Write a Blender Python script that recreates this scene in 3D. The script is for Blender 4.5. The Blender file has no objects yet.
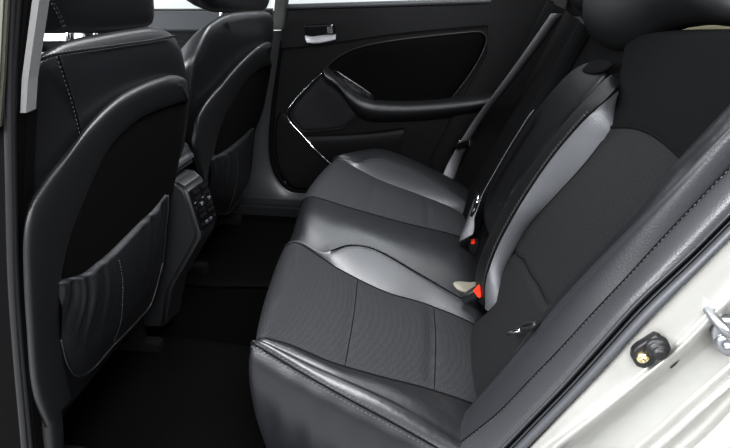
import bpy, bmesh, math, random
import numpy as np
from mathutils import Vector, Matrix
random.seed(4)
C = bpy.context.scene.collection
SC = bpy.context.scene

# ------------------------------------------------------------------ camera
CAM = np.array([.36, -.61, 1.28]); YAW = -.1288; PIT = .469; FPX = 591.4
FW = np.array([math.sin(YAW)*math.cos(PIT), math.cos(YAW)*math.cos(PIT), -math.sin(PIT)])
RT = np.array([math.cos(YAW), -math.sin(YAW), 0.0]); UP = np.cross(RT, FW)
cd = bpy.data.cameras.new('camera'); cam = bpy.data.objects.new('camera', cd); C.objects.link(cam)
cd.sensor_width = 36; cd.lens = FPX*36/730; cd.clip_start = .02
M = Matrix(((RT[0], UP[0], -FW[0], CAM[0]), (RT[1], UP[1], -FW[1], CAM[1]), (RT[2], UP[2], -FW[2], CAM[2]), (0, 0, 0, 1)))
cam.matrix_world = M
SC.camera = cam

# ------------------------------------------------------------------ measuring helpers: photo point on a real plane of the car
def at(p, P0, N):
    d = FW*FPX + RT*(p[0]-365) + UP*(224-p[1])
    N = np.array(N, float); P0 = np.array(P0, float)
    return CAM + d*(((P0-CAM)@N)/(d@N))
def on(ps, P0, N, off=0.0):
    N = np.array(N, float); n = N/np.linalg.norm(N)
    return [at(p, np.array(P0)+n*off, N) for p in ps]
CUSH = ((.05, .5, .615), (.27, 0, 1))
BACK = ((.46, .5, .50), (-1, 0, .40))         # normal looks forward and up
def Y(y): return ((0, y, 0), (0, -1, 0))

# ------------------------------------------------------------------ curve helpers
def A(ps): return np.array(ps, float)
def spline(ps, n):
    ps = A(ps)
    if len(ps) == 1: return np.repeat(ps, n, 0)
    d = np.linalg.norm(np.diff(ps, axis=0), axis=1); d = np.maximum(d, 1e-7)
    t = np.concatenate([[0], np.cumsum(d)])
    ext = np.vstack([2*ps[0]-ps[1], ps, 2*ps[-1]-ps[-2]])
    te = np.concatenate([[-d[0]], t, [t[-1]+d[-1]]])
    out = []
    for s in np.linspace(0, t[-1], n):
        i = min(max(int(np.searchsorted(t, s, side='right'))-1, 0), len(ps)-2)
        h = t[i+1]-t[i]; u = (s-t[i])/h
        m0 = (ext[i+2]-ext[i])/(te[i+2]-te[i])*h; m1 = (ext[i+3]-ext[i+1])/(te[i+3]-te[i+1])*h
        u2, u3 = u*u, u*u*u
        out.append((2*u3-3*u2+1)*ps[i]+(u3-2*u2+u)*m0+(-2*u3+3*u2)*ps[i+1]+(u3-u2)*m1)
    return A(out)
def closed(ps, n):
    ps = A(ps); k = len(ps)
    q = np.vstack([ps[-3:], ps, ps[:3]])
    s = spline(q, 12*(k+6))
    d = np.concatenate([[0], np.cumsum(np.linalg.norm(np.diff(s, axis=0), axis=1))])
    i0 = int(np.argmin(np.linalg.norm(s[:len(s)//2]-ps[0], axis=1)))
    i1 = len(s)//2+int(np.argmin(np.linalg.norm(s[len(s)//2:]-ps[0], axis=1)))
    seg = s[i0:i1+1]; dd = d[i0:i1+1]-d[i0]
    t = np.linspace(0, dd[-1], n+1)[:-1]
    return np.stack([np.interp(t, dd, seg[:, j]) for j in range(3)], 1)
def sm(t): return np.clip(t, 0, 1)**2*(3-2*np.clip(t, 0, 1))

# ------------------------------------------------------------------ mesh builder
class MB:
    def __init__(s): s.v = []; s.f = []
    def grid(s, G, cu=False):
        nv, nu = len(G), len(G[0]); b = len(s.v)
        for r in G: s.v += [tuple(p) for p in r]
        for j in range(nv-1):
            for i in range(nu if cu else nu-1):
                i2 = (i+1) % nu
                s.f.append((b+j*nu+i, b+j*nu+i2, b+(j+1)*nu+i2, b+(j+1)*nu+i))
        return b
    def tube(s, ps, r, n=8, cap=True, k=None, flat=None):
        ps = spline(ps, k) if k else A(ps)
        rr = np.broadcast_to(np.array(r, float), (len(ps),)) if np.ndim(r) == 0 else np.interp(np.linspace(0, 1, len(ps)), np.linspace(0, 1, len(r)), r)
        T = np.gradient(ps, axis=0); T /= np.maximum(np.linalg.norm(T, axis=1), 1e-9)[:, None]
        a = np.array([0, 0, 1.]) if abs(T[0][2]) < .9 else np.array([1., 0, 0])
        N = np.cross(T[0], a); N /= np.linalg.norm(N)
        G = []
        for i, p in enumerate(ps):
            N = N-T[i]*(N@T[i]); N /= np.linalg.norm(N); B = np.cross(T[i], N)
            G.append([p+rr[i]*(N*math.cos(x)+B*math.sin(x)) for x in np.linspace(0, 2*math.pi, n, endpoint=False)])
        b = s.grid(G, True)
        if cap:
            s.f.append(tuple(b+i for i in range(n))[::-1]); q = b+(len(ps)-1)*n
            s.f.append(tuple(q+i for i in range(n)))
    def ribbon(s, ps, W, w, t, k=24):
        ps = spline(ps, k); T = np.gradient(ps, axis=0); W = np.array(W, float)
        G = []
        for i, p in enumerate(ps):
            x = W-T[i]*(W@T[i])/(T[i]@T[i]); x /= np.linalg.norm(x); n = np.cross(T[i], x); n /= np.linalg.norm(n)
            G.append([p+x*w/2+n*t/2, p+n*t/2*1.3, p-x*w/2+n*t/2, p-x*w/2-n*t/2, p-n*t/2*1.3, p+x*w/2-n*t/2])
        b = s.grid(G, True); s.f.append(tuple(range(b+5, b-1, -1))); q = b+(k-1)*6; s.f.append(tuple(q+i for i in range(6)))
    def pillow(s, outline, nrm, hf, hb, n=96, rings=9, pw=4, centre=None, fn=None, sharp=False, drop=0.):
        o = closed(outline, n) if not sharp else resharp(outline, n)
        nrm = np.array(nrm, float); nrm /= np.linalg.norm(nrm)
        c = o.mean(0) if centre is None else np.array(centre)
        def lay(h):
            G = []
            for k in range(rings+1):
                f = (1-(k/rings)**1.8)*.985+.015 if k else 1.0
                e = (1-f**pw)**.5
                G.append([c+(p-c)*f+nrm*(h*e)+(A([0, 0, -drop*e]) if h < 0 else 0)+(nrm*fn(p, f) if fn and h > 0 else 0) for p in o])
            return G
        G1 = lay(hf); G2 = lay(-hb)
        b = s.grid(G2[::-1]+G1[1:] if True else G1, True)
        s.f.append(tuple(b+i for i in range(n))[::-1])
        q = b+(2*rings)*n; s.f.append(tuple(q+i for i in range(n)))
    def box(s, c, ax, ay, az):
        c, ax, ay, az = map(lambda q: np.array(q, float), (c, ax, ay, az)); b = len(s.v)
        for k in (-1, 1):
            for j in (-1, 1):
                for i in (-1, 1): s.v.append(tuple(c+ax*i+ay*j+az*k))
        s.f += [tuple(b+i for i in q) for q in ((0, 2, 3, 1), (4, 5, 7, 6), (0, 1, 5, 4), (2, 6, 7, 3), (0, 4, 6, 2), (1, 3, 7, 5))]
    def prism(s, poly, d):
        b = len(s.v); n = len(poly); d = np.array(d, float)
        s.v += [tuple(p) for p in poly]+[tuple(np.array(p)+d) for p in poly]
        s.f.append(tuple(range(b, b+n))); s.f.append(tuple(range(b+2*n-1, b+n-1, -1)))
        for i in range(n): j = (i+1) % n; s.f.append((b+i, b+n+i, b+n+j, b+j))
    def build(s, name, mat, parent=None, bevel=0, label=None, smooth=True, seg=2):
        me = bpy.data.meshes.new(name)
        V = A(s.v)
        if parent is None: off = np.array([V[:, 0].mean(), V[:, 1].mean(), V[:, 2].min()])
        else: off = wloc(parent)
        me.from_pydata([tuple(p) for p in V-off], [], s.f); me.update()
        bm = bmesh.new(); bm.from_mesh(me)
        if bevel:
            es = [e for e in bm.edges if len(e.link_faces) == 2 and e.calc_face_angle(0) > .5]
            bmesh.ops.bevel(bm, geom=es, offset=bevel, segments=seg, affect='EDGES', clamp_overlap=True)
        bmesh.ops.recalc_face_normals(bm, faces=bm.faces)
        bm.to_mesh(me); bm.free()
        if smooth:
            for p in me.polygons: p.use_smooth = True
            if bevel: me.set_sharp_from_angle(angle=math.radians(50))
        me.materials.append(mat)
        o = bpy.data.objects.new(name, me); C.objects.link(o)
        if parent is None: o.location = off
        else: o.parent = parent
        if label: o['label'] = label
        return o
def resharp(ps, n):
    ps = A(ps); q = np.vstack([ps, ps[:1]]); d = np.concatenate([[0], np.cumsum(np.linalg.norm(np.diff(q, axis=0), axis=1))])
    t = np.linspace(0, d[-1], n+1)[:-1]
    return np.stack([np.interp(t, d, q[:, j]) for j in range(3)], 1)
def wloc(o):
    v = np.zeros(3)
    while o is not None: v += np.array(o.location); o = o.parent
    return v
def thing(name, label, cat, loc, group=None):
    o = bpy.data.objects.new(name, None); C.objects.link(o); o.location = loc; o.empty_display_size = .05
    o['label'] = label; o['category'] = cat
    if group: o['group'] = group
    return o
def tag(o, label, cat, group=None):
    o['label'] = label; o['category'] = cat
    if group: o['group'] = group
    return o
def structure(o): o['kind'] = 'structure'; return o

def patch(rails, nv=60, nu=10, bulge=0.0, up=(0, 0, 1), ease=.8, fn=None, linear=False):
    """surface through the rails; bulge lifts the middle of each gap"""
    R = [spline(r, nv) for r in rails]
    if not np.ndim(bulge): bulge = [bulge]*(len(rails)-1)
    N = nu*(len(rails)-1)+1
    G = np.zeros((nv, N, 3))
    for j in range(nv):
        ks = A([r[j] for r in R])
        ext = np.vstack([2*ks[0]-ks[1], ks, 2*ks[-1]-ks[-2]])
        for g in range(len(rails)-1):
            for i in range(nu+(g == len(rails)-2)):
                u = i/nu
                if linear: p = ks[g]*(1-u)+ks[g+1]*u
                else:
                    m0 = (ext[g+2]-ext[g])/2; m1 = (ext[g+3]-ext[g+1])/2; u2, u3 = u*u, u**3
                    p = (2*u3-3*u2+1)*ks[g]+(u3-2*u2+u)*m0+(-2*u3+3*u2)*ks[g+1]+(u3-u2)*m1
                G[j, g*nu+i] = p
    if any(bulge) or fn:
        du = np.gradient(G, axis=1); dv = np.gradient(G, axis=0); n = np.cross(du, dv)
        n /= np.maximum(np.linalg.norm(n, axis=2), 1e-9)[:, :, None]
        if n.reshape(-1, 3).mean(0)@np.array(up) < 0: n = -n
        for i in range(N):
            g = min(i//nu, len(rails)-2); u = (i-g*nu)/nu
            h = bulge[g]*math.sin(math.pi*min(max(u, 0), 1))**ease
            for j in range(nv):
                e = h+(fn(i/(N-1), j/(nv-1)) if fn else 0)
                G[j, i] += n[j, i]*e
    return G
def stitch(mb, ps, r=.0009, dash=.0045, gap=.0035, off=(0, 0, 0)):
    ps = spline(ps, 160)+np.array(off); d = np.concatenate([[0], np.cumsum(np.linalg.norm(np.diff(ps, axis=0), axis=1))])
    s = 0
    while s+dash < d[-1]:
        t = np.array([s, s+dash*.5, s+dash]); q = np.stack([np.interp(t, d, ps[:, j]) for j in range(3)], 1)
        mb.tube(q, [r*.6, r, r*.6], n=5); s += dash+gap

# ------------------------------------------------------------------ materials
def mat(name, base, rough=.5, metal=0, spec=.5, bump=None, coat=0, speck=None):
    m = bpy.data.materials.new(name); m.use_nodes = True; nt = m.node_tree; b = nt.nodes['Principled BSDF']
    b.inputs['Base Color'].default_value = (*base, 1); b.inputs['Roughness'].default_value = rough
    b.inputs['Metallic'].default_value = metal; b.inputs['Specular IOR Level'].default_value = spec
    if coat: b.inputs['Coat Weight'].default_value = coat
    tc = nt.nodes.new('ShaderNodeTexCoord')
    if bump:
        kind, sc, st, dist = bump
        t = nt.nodes.new('ShaderNodeTexVoronoi' if kind == 'v' else 'ShaderNodeTexNoise'); t.inputs['Scale'].default_value = sc
        if kind == 'n': t.inputs['Detail'].default_value = 4
        nt.links.new(tc.outputs['Object'], t.inputs['Vector'])
        bp = nt.nodes.new('ShaderNodeBump'); bp.inputs['Strength'].default_value = st; bp.inputs['Distance'].default_value = dist
        nt.links.new(t.outputs[0], bp.inputs['Height']); nt.links.new(bp.outputs[0], b.inputs['Normal'])
    if speck:
        sc, c2 = speck
        t = nt.nodes.new('ShaderNodeTexNoise'); t.inputs['Scale'].default_value = sc; t.inputs['Detail'].default_value = 3
        nt.links.new(tc.outputs['Object'], t.inputs['Vector'])
        r = nt.nodes.new('ShaderNodeValToRGB'); r.color_ramp.elements[0].position = .38; r.color_ramp.elements[1].position = .66
        r.color_ramp.elements[0].color = (*base, 1); r.color_ramp.elements[1].color = (*c2, 1)
        nt.links.new(t.outputs[0], r.inputs[0]); nt.links.new(r.outputs[0], b.inputs['Base Color'])
    return m
def mesh_fabric(name, dark, light, scale=260):
    m = bpy.data.materials.new(name); m.use_nodes = True; nt = m.node_tree; b = nt.nodes['Principled BSDF']
    b.inputs['Roughness'].default_value = .78; b.inputs['Specular IOR Level'].default_value = .35
    tc = nt.nodes.new('ShaderNodeTexCoord'); v = nt.nodes.new('ShaderNodeTexVoronoi'); v.inputs['Scale'].default_value = scale
    v.inputs['Randomness'].default_value = .4
    nt.links.new(tc.outputs['Object'], v.inputs['Vector'])
    r = nt.nodes.new('ShaderNodeValToRGB'); e = r.color_ramp.elements
    e[0].position = .16; e[0].color = (*dark, 1); e[1].position = .42; e[1].color = (*light, 1)
    nt.links.new(v.outputs['Distance'], r.inputs[0]); nt.links.new(r.outputs[0], b.inputs['Base Color'])
    bp = nt.nodes.new('ShaderNodeBump'); bp.inputs['Strength'].default_value = .5; bp.inputs['Distance'].default_value = .0015
    nt.links.new(v.outputs['Distance'], bp.inputs['Height']); nt.links.new(bp.outputs[0], b.inputs['Normal'])
    return m
LEA = mat('black_leather', (.0085, .009, .0105), .38, bump=('v', 420, .3, .0006))
LEA2 = mat('black_leather_worn', (.010, .0105, .012), .34, bump=('n', 60, .22, .003))
FAB = mesh_fabric('perforated_fabric', (.0006, .0006, .0007), (.0125, .0135, .0155), 300)
CLOTH = mat('plain_black_cloth', (.0026, .0028, .0033), .9, spec=.12, bump=('n', 500, .4, .001))
PANEL = mat('matt_black_panel', (.0018, .0018, .002), .85, spec=.08, bump=('n', 300, .3, .001))
PLA = mat('grained_black_plastic', (.0095, .010, .011), .46, bump=('v', 700, .3, .0005))
PLD = mat('dark_door_plastic', (.0035, .0037, .0043), .55, spec=.25, bump=('v', 600, .3, .0005))
GLOSS = mat('gloss_black_plastic', (.005, .005, .006), .15)
RUB = mat('black_rubber', (.040, .042, .046), .5, bump=('n', 200, .15, .0005))
SILV = mat('champagne_silver_paint', (.29, .288, .273), .34, metal=.45, coat=.4, bump=('n', 9, .05, .01), speck=(7, (.34, .338, .322)))
STEEL = mat('zinc_steel', (.36, .37, .39), .42, metal=1)
CHR = mat('satin_chrome', (.75, .76, .78), .16, metal=1)
BRASS = mat('zinc_yellow_screw', (.70, .62, .38), .3, metal=1)
WEB = mat('grey_belt_webbing', (.15, .15, .157), .65, bump=('n', 700, .4, .001))
REDP = mat('red_button_plastic', (.85, .05, .02), .35)
BEIGE = mat('beige_bezel_plastic', (.13, .12, .095), .55)
CARP = mat('black_carpet', (.0010, .0010, .0011), .95, spec=.02, bump=('n', 300, .6, .003))
MATR = mat('black_floor_mat', (.0010, .0010, .0011), .7, spec=.04, bump=('n', 40, .5, .004))
BOL = mat('lit_bolster_leather', (.018, .0185, .021), .45, bump=('v', 420, .3, .0006))  # black leather made lighter: light on the bolster put into the colour
BOLE = mat('lit_bolster_edge_leather', (.036, .037, .040), .42, bump=('v', 420, .35, .0006))  # lighter again, paints in the brighter light along the bolster edge
CONS = mat('lit_grained_plastic', (.016, .0165, .018), .44, bump=('v', 700, .3, .0005))  # paler copy of the black plastic, highlight on the console painted in
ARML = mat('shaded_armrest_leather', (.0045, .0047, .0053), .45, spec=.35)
STRIP = mat('lit_strip_leather', (.065, .067, .072), .48, bump=('v', 420, .5, .0008))  # same black leather, base raised to stand in for light on the strip
SHELFD = mat('olive_grey_pillar_paint', (.05, .05, .04), .5)
TRIM5 = mat('shaded_grey_pillar_trim', (.03, .03, .03), .8)
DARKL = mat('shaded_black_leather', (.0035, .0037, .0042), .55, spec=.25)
POCK = mat('soft_pocket_leather', (.008, .0085, .010), .5, spec=.35, bump=('n', 60, .22, .003))
FLARE = mat('lit_satin_plastic', (.030, .031, .034), .42)  # lightened black plastic, paints the highlight on the flared pillar foot
LEVER = mat('brushed_lever', (.38, .385, .40), .4, metal=.6)
RUB2 = mat('matt_black_rubber', (.007, .007, .008), .5)
CRES = mat('lit_black_leather', (.030, .031, .034), .40, bump=('v', 420, .35, .0007))  # lightened leather, highlights of the crescents and console lid put into the colour
HEADL = mat('pale_pillar_trim', (.17, .17, .17), .7)
HEAD = mat('pale_grey_trim', (.30, .30, .29), .85, bump=('n', 400, .2, .0005))
THREAD = mat('grey_thread', (.045, .047, .05), .7)
SEAM = mat('dark_seam', (.003, .003, .0034), .8, spec=.1)
SHELF = mat('olive_shelf_felt', (.30, .28, .17), .9)
GROUND = mat('studio_floor', (.35, .35, .35), .8)
DASH = mat('dashboard_plastic', (.05, .055, .06), .5)
PALE = mat('pale_dash_trim', (.75, .77, .78), .4)
def glass():
    m = bpy.data.materials.new('window_glass'); m.use_nodes = True; nt = m.node_tree; nt.nodes.clear()
    o = nt.nodes.new('ShaderNodeOutputMaterial'); t = nt.nodes.new('ShaderNodeBsdfTransparent'); g = nt.nodes.new('ShaderNodeBsdfGlossy')
    g.inputs['Roughness'].default_value = .02; t.inputs[0].default_value = (.93, .95, .95, 1)
    x = nt.nodes.new('ShaderNodeMixShader'); x.inputs[0].default_value = .05
    nt.links.new(t.outputs[0], x.inputs[1]); nt.links.new(g.outputs[0], x.inputs[2]); nt.links.new(x.outputs[0], o.inputs[0])
    return m
GLASS = glass()

# ------------------------------------------------------------------ setting: floor, ground, roof, pillars, shelf
def slab(name, m, lo, hi, bev=.004):
    mb = MB(); lo = A(lo); hi = A(hi); h = (hi-lo)/2
    mb.box((lo+hi)/2, (h[0], 0, 0), (0, h[1], 0), (0, 0, h[2])); return structure(mb.build(name, m, bevel=bev))
slab('ground', GROUND, (-3, -4, -.1), (4, 7, 0))
slab('floor', CARP, (-1.3, .06, .22), (1.15, 1.44, .30))
mb = MB()      # unseen roof; the opening is added to admit the overhead lamp
for lo_, hi_ in (((-1.0, .10), (-.62, 1.40)), ((.52, .10), (1.2, 1.40)), ((-.62, .10), (.52, .28)), ((-.62, 1.24), (.52, 1.40))):
    a_, b_ = A([*lo_, 1.42]), A([*hi_, 1.46]); h_ = (b_-a_)/2; mb.box((a_+b_)/2, (h_[0], 0, 0), (0, h_[1], 0), (0, 0, h_[2]))
structure(mb.build('ceiling', HEAD))
slab('wall_back', PLD, (1.15, .02, .30), (1.2, 1.44, 1.42))
slab('wall_front', PLD, (-1.36, .02, .22), (-1.30, 1.44, .95))
mb = MB(); mb.box((.99, .72, 1.03), (.15, 0, 0), (0, .64, 0), (0, 0, .012))
structure(mb.build('trim_12', SHELF, bevel=.006))

# far B-pillar: dark lower trim with a flared foot, pale upper trim
mb = MB()
pr_ = on([(283, 30), (277, 70), (271, 112), (269, 150), (271, 166), (277, 179), (290, 190.5), (312, 193)], *Y(1.405))
pl_ = on([(266, 29), (258, 60), (248, 110), (240, 150), (236, 185), (237, 206), (262, 212), (313, 202)], *Y(1.395))
mb.grid(patch([[p+A([0, .02, 0]) for p in pr_], pr_, pl_], nv=60, nu=14, up=(0, -1, 0), bulge=[0, .018], linear=True))
structure(mb.build('trim_1', FLARE))
mb = MB()
mb.prism(on([(272, 30), (283, 30), (289, -14), (276, -14)], *Y(1.385)), (0, .03, 0))
structure(mb.build('trim_2', TRIM5, bevel=.004))
# far sill
slab('trim_3', PLA, (-1.25, 1.33, .285), (.55, 1.415, .345), .012)
# far C-pillar and quarter trim behind the door
mb = MB()
mb.prism(on([(490, -20), (640, -20), (600, 90), (480, 200), (440, 190), (430, 160), (462, 100), (487, 55)], *Y(1.395)), (0, .03, 0))
structure(mb.build('trim_4', PLD, bevel=.006))
mb = MB()
mb.prism(on([(549, 24), (566, 12), (572, -20), (552, -20)], *Y(1.37)), (0, .02, 0))
structure(mb.build('trim_5', TRIM5, bevel=.004))

# near B-pillar: swept strips, leaning back with the door line
def strip(ps, Yv, name, m, depth, label=None, parent=None, bev=.003):
    mb = MB(); mb.prism(on(ps, *Y(Yv)), (0, depth, 0)); return mb.build(name, m, parent, bevel=bev, label=label, smooth=bool(bev))
structure(strip([(60, -260), (76, -260), (45, -40), (28, 80), (26, 113), (17, 113), (19, 80), (30, -40)], .052, 'trim_6', HEADL, .02, bev=0))
structure(strip([(-40, -280), (70, -280), (36, -60), (18, 80), (13, 200), (22, 298), (36, 448), (42, 500), (-60, 500)], .045, 'trim_7', PANEL, .02, bev=0))
mb = MB(); mb.tube(on([(50, -280), (14, -40), (12, 0), (9, 80), (10, 180), (13, 298), (25, 448), (30, 500)], *Y(.04)), .006, n=10, k=40); structure(mb.build('trim_9', RUB2))
mb = MB(); mb.tube(on([(58, -280), (21, -40), (19, 0), (14, 80), (14, 180), (18, 298), (31, 448), (36, 500)], *Y(.042)), .004, n=10, k=40); structure(mb.build('trim_10', PLD))
structure(strip([(-40, -280), (32, -280), (9, -60), (6, 0), (2, 80), (-2, 130), (-60, 130)], .02, 'trim_11', SHELFD, .01))
structure(strip([(0, 113), (28, 113), (24, 200), (30, 298), (44, 448), (49, 500), (0, 500)], .066, 'trim_8', PANEL, .02, bev=0))

# ------------------------------------------------------------------ far rear door
D0 = 1.42
door = thing('rear_door', 'closed far rear car door, black trim panel with chrome handle, speaker grille and armrest', 'car door', (.15, D0, .36))
def P3(x, z, y=D0): return np.array([x, y, z])
mb = MB()
o = on([(285, 7), (281, 40), (273, 110), (271, 152), (277, 174), (290, 189), (311, 192)], *Y(D0))+[P3(.3, .37), P3(.52, .40), P3(.62, .55), P3(.66, .8), P3(.66, 1.07)]+on([(461, 2)], *Y(D0))
mb.prism(o, (0, .05, 0)); mb.build('door_panel', PLD, door, bevel=.008, seg=3)
mb = MB()   # upper trim
o = on([(284, 8), (461, 3), (500, 1), (500, 25), (489, 26), (430, 31), (385, 36), (340, 43), (300, 48), (280, 49)], *Y(D0-.004))
mb.prism(o, (0, -.014, 0)); mb.build('upper_trim', PLD, door, bevel=.006, seg=3)
mb = MB(); mb.tube(on([(284, 7), (370, 4.5), (461, 1.5), (520, 0)], *Y(D0-.012)), .009, k=30); mb.build('window_seal', RUB, door)
mb = MB()
t = on([(286, 6), (500, 1)], *Y(D0+.02)); mb.prism([t[0], t[1], t[1]+A([.02, 0, .34]), t[0]+A([.06, 0, .36])], (0, .004, 0)); mb.build('window_pane', GLASS, door, smooth=False)
mb = MB()   # curved inset panel
arch = [(322, 73), (332, 62), (345, 53), (360, 47), (378, 43), (404, 39), (430, 36), (460, 33), (482, 32), (487, 39), (480, 58), (466, 80), (452, 98), (448, 106), (420, 107), (368, 106), (345, 94)]
mb.pillow(on(arch, *Y(D0-.008)), (0, -1, 0), .012, .004, n=120, rings=5, pw=10, sharp=True); mb.build('inset_panel', PANEL, door)
mb = MB(); mb.tube(on(arch[:14], *Y(D0-.012)), .0035, n=6, k=80); mb.build('inset_piping', PLA, door)
mb = MB()   # armrest
top = on([(323, 72), (334, 79), (348, 92), (366, 104), (395, 107), (430, 106), (462, 103), (492, 99)], *Y(D0-.065))
bot = on([(334, 86), (345, 95), (352, 108), (366, 117), (395, 118), (430, 116), (462, 112), (490, 107)], *Y(D0-.055))
back_t = [p+A([0, .07, .012]) for p in top]; back_b = [p+A([0, .05, -.03]) for p in bot]
mb.grid(patch([back_t, top, bot, back_b], nv=50, nu=8, bulge=[.0, .004, 0], up=(0, -1, 0))); mb.build('armrest', PLA, door)
mb = MB()
sw = on([(334, 70), (346, 76), (376, 97), (374, 103), (366, 102), (348, 91), (336, 80)], *Y(D0-.03)); mb.pillow(sw, (0, -1, .5), .008, .01, n=48, rings=4, pw=8)
sp = mb.build('switch_plate', GLOSS, door)
mb = MB()
for q in ((350, 82), (357, 87), (364, 92)):
    c = on([q], *Y(D0-.042))[0]; mb.box(c, (.009, 0, -.004), (0, .004, 0), (.002, 0, .004))
mb.build('window_switch', PLA, sp, bevel=.0015)
mb = MB()   # speaker grille
grl = [(321, 77), (312, 86), (300, 99), (292, 110), (291, 116), (296, 124), (303, 131), (325, 130), (345, 127), (354, 119), (359, 113), (350, 101), (335, 87)]
mb.pillow(on(grl, *Y(D0-.012)), (0, -1, 0), .012, .004, n=96, rings=6, pw=8, sharp=True)
gr = mb.build('speaker_grille', mesh_fabric('speaker_mesh', (.002, .002, .002), (.014, .014, .016), 330), door)
mb = MB(); mb.tube(on(grl+grl[:1], *Y(D0-.018)), .0022, n=6, k=140); mb.build('grille_rim', PLA, gr)
mb = MB()
mb.tube(on([(322, 73), (312, 82), (299, 96), (289, 109), (287, 115), (291, 123)], *Y(D0-.022))+on([(299, 132)], *Y(D0-.034))+on([(310, 144), (322, 156), (333, 166)], *Y(D0-.060)), [.0028, .003, .003, .0038, .004, .004, .004], n=8, k=80)
mb.build('chrome_strip', CHR, door, label='thin curved chrome strip')
mb = MB()   # map pocket
pt = on([(303, 138), (340, 137), (375, 134), (404, 130)], *Y(D0-.05)); pb = on([(333, 166), (350, 168), (375, 168), (396, 165)], *Y(D0-.03))
mb.grid(patch([[p+A([0, .045, -.004]) for p in pt], pt, [(a+b)/2+A([0, -.008, 0]) for a, b in zip(pt, pb)], pb, [p+A([0, .03, -.01]) for p in pb]], nv=40, nu=6, up=(0, -1, 0)))
mb.build('door_pocket', PLD, door)
mb = MB()   # lower skin under the chrome strip
o = on([(288, 118), (300, 134), (331, 166), (345, 190), (312, 190), (292, 187), (280, 172), (275, 150), (276, 122), (281, 112)], *Y(D0-.004))
mb.pillow(o, (0, -1, 0), .003, .004, n=80, rings=5, pw=8); mb.build('lower_panel', PLD, door)
mb = MB(); mb.tube(on([(281, 40), (273, 110), (271, 152), (277, 174), (290, 189), (311, 192), (350, 193)], *Y(D0-.01)), .009, n=8, k=80); mb.build('door_seal', PANEL, door)
mb = MB()   # handle
mb.pillow(on([(304, 25), (334, 23), (337, 40), (320, 44), (307, 44)], *Y(D0-.022)), (0, -1, 0), .004, .004, n=60, rings=4, pw=10, sharp=True)
hc = mb.build('handle_cup', GLOSS, door)
mb = MB()
a = on([(305, 36), (312, 37), (324, 35.5), (336, 35)], *Y(D0-.030)); b = on([(307, 43), (315, 43.5), (326, 42), (336, 39.5)], *Y(D0-.046))
mb.grid(patch([[p+A([0, .01, .002]) for p in a], a, [(p+q)/2+A([0, -.006, 0]) for p, q in zip(a, b)], b, [p+A([0, .01, -.002]) for p in b]], nv=24, nu=5, up=(0, -1, 0)))
mb.build('handle_lever', LEVER, hc, label='chrome pull lever')
mb = MB(); c = on([(330, 30)], *Y(D0-.03))[0]; mb.box(c, (.009, 0, 0), (0, .005, 0), (0, 0, .011)); mb.build('lock_button', CHR, hc, bevel=.002)

# far front door, seen between the front seats
fd = thing('front_door', 'far front car door with dark upper trim, seen between the two front seats', 'car door', (-.75, D0, .4))
mb = MB(); mb.prism([P3(-1.28, .36), P3(-.34, .36), P3(-.30, .7), P3(-.215, 1.025), P3(-1.28, 1.005)], (0, .05, 0)); mb.build('door_panel', PLD, fd, bevel=.008)
mb = MB(); mb.prism([P3(-1.26, .945, D0-.002), P3(-.255, .955, D0-.002), P3(-.23, 1.023, D0-.002), P3(-1.26, 1.003, D0-.002)], (0, -.018, 0)); mb.build('upper_trim', DASH, fd, bevel=.006, seg=3)
mb = MB(); mb.prism([P3(-1.24, .70, D0-.002), P3(-.31, .71, D0-.002), P3(-.27, .925, D0-.002), P3(-1.24, .915, D0-.002)], (0, -.03, 0)); mb.build('door_insert', PLD, fd, bevel=.01, seg=3)
mb = MB(); mb.prism([P3(-1.26, 1.0, D0+.02), P3(-.23, 1.02, D0+.02), P3(-.13, 1.38, D0+.02), P3(-.75, 1.38, D0+.02)], (0, .004, 0)); mb.build('window_pane', GLASS, fd, smooth=False)

mb = MB(); mb.box((-.99, 1.388, .926), (.10, 0, .003), (0, .012, 0), (0, 0, .012)); mb.build('trim_strip', PALE, fd, bevel=.004, label='pale trim strip')
# dashboard glimpsed past the near headrest
ds = thing('dashboard', 'dashboard with pale trim bands glimpsed between the near front headrest and door pillar', 'dashboard', (-1.1, .7, .30))
mb = MB(); pr = [(-1.29, .30), (-1.29, .93), (-1.18, .945), (-1.06, .90), (-1.0, .80), (-1.02, .60), (-1.1, .30)]
mb.prism([np.array([x, .10, z]) for x, z in pr], (0, 1.28, 0)); mb.build('dash_body', DASH, ds, bevel=.012, seg=3)
for (x, z, h, y0, y1) in ((-1.075, .922, .010, 1.0, 1.36), (-1.015, .868, .014, .9, 1.36), (-1.0, .83, .008, .9, 1.36)):
    mb = MB(); mb.box((x, (y0+y1)/2, z), (.018, 0, .006), (0, (y1-y0)/2, 0), (-.006, 0, h)); mb.build('trim_band', PALE, ds, bevel=.004, label='pale trim band')

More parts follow.
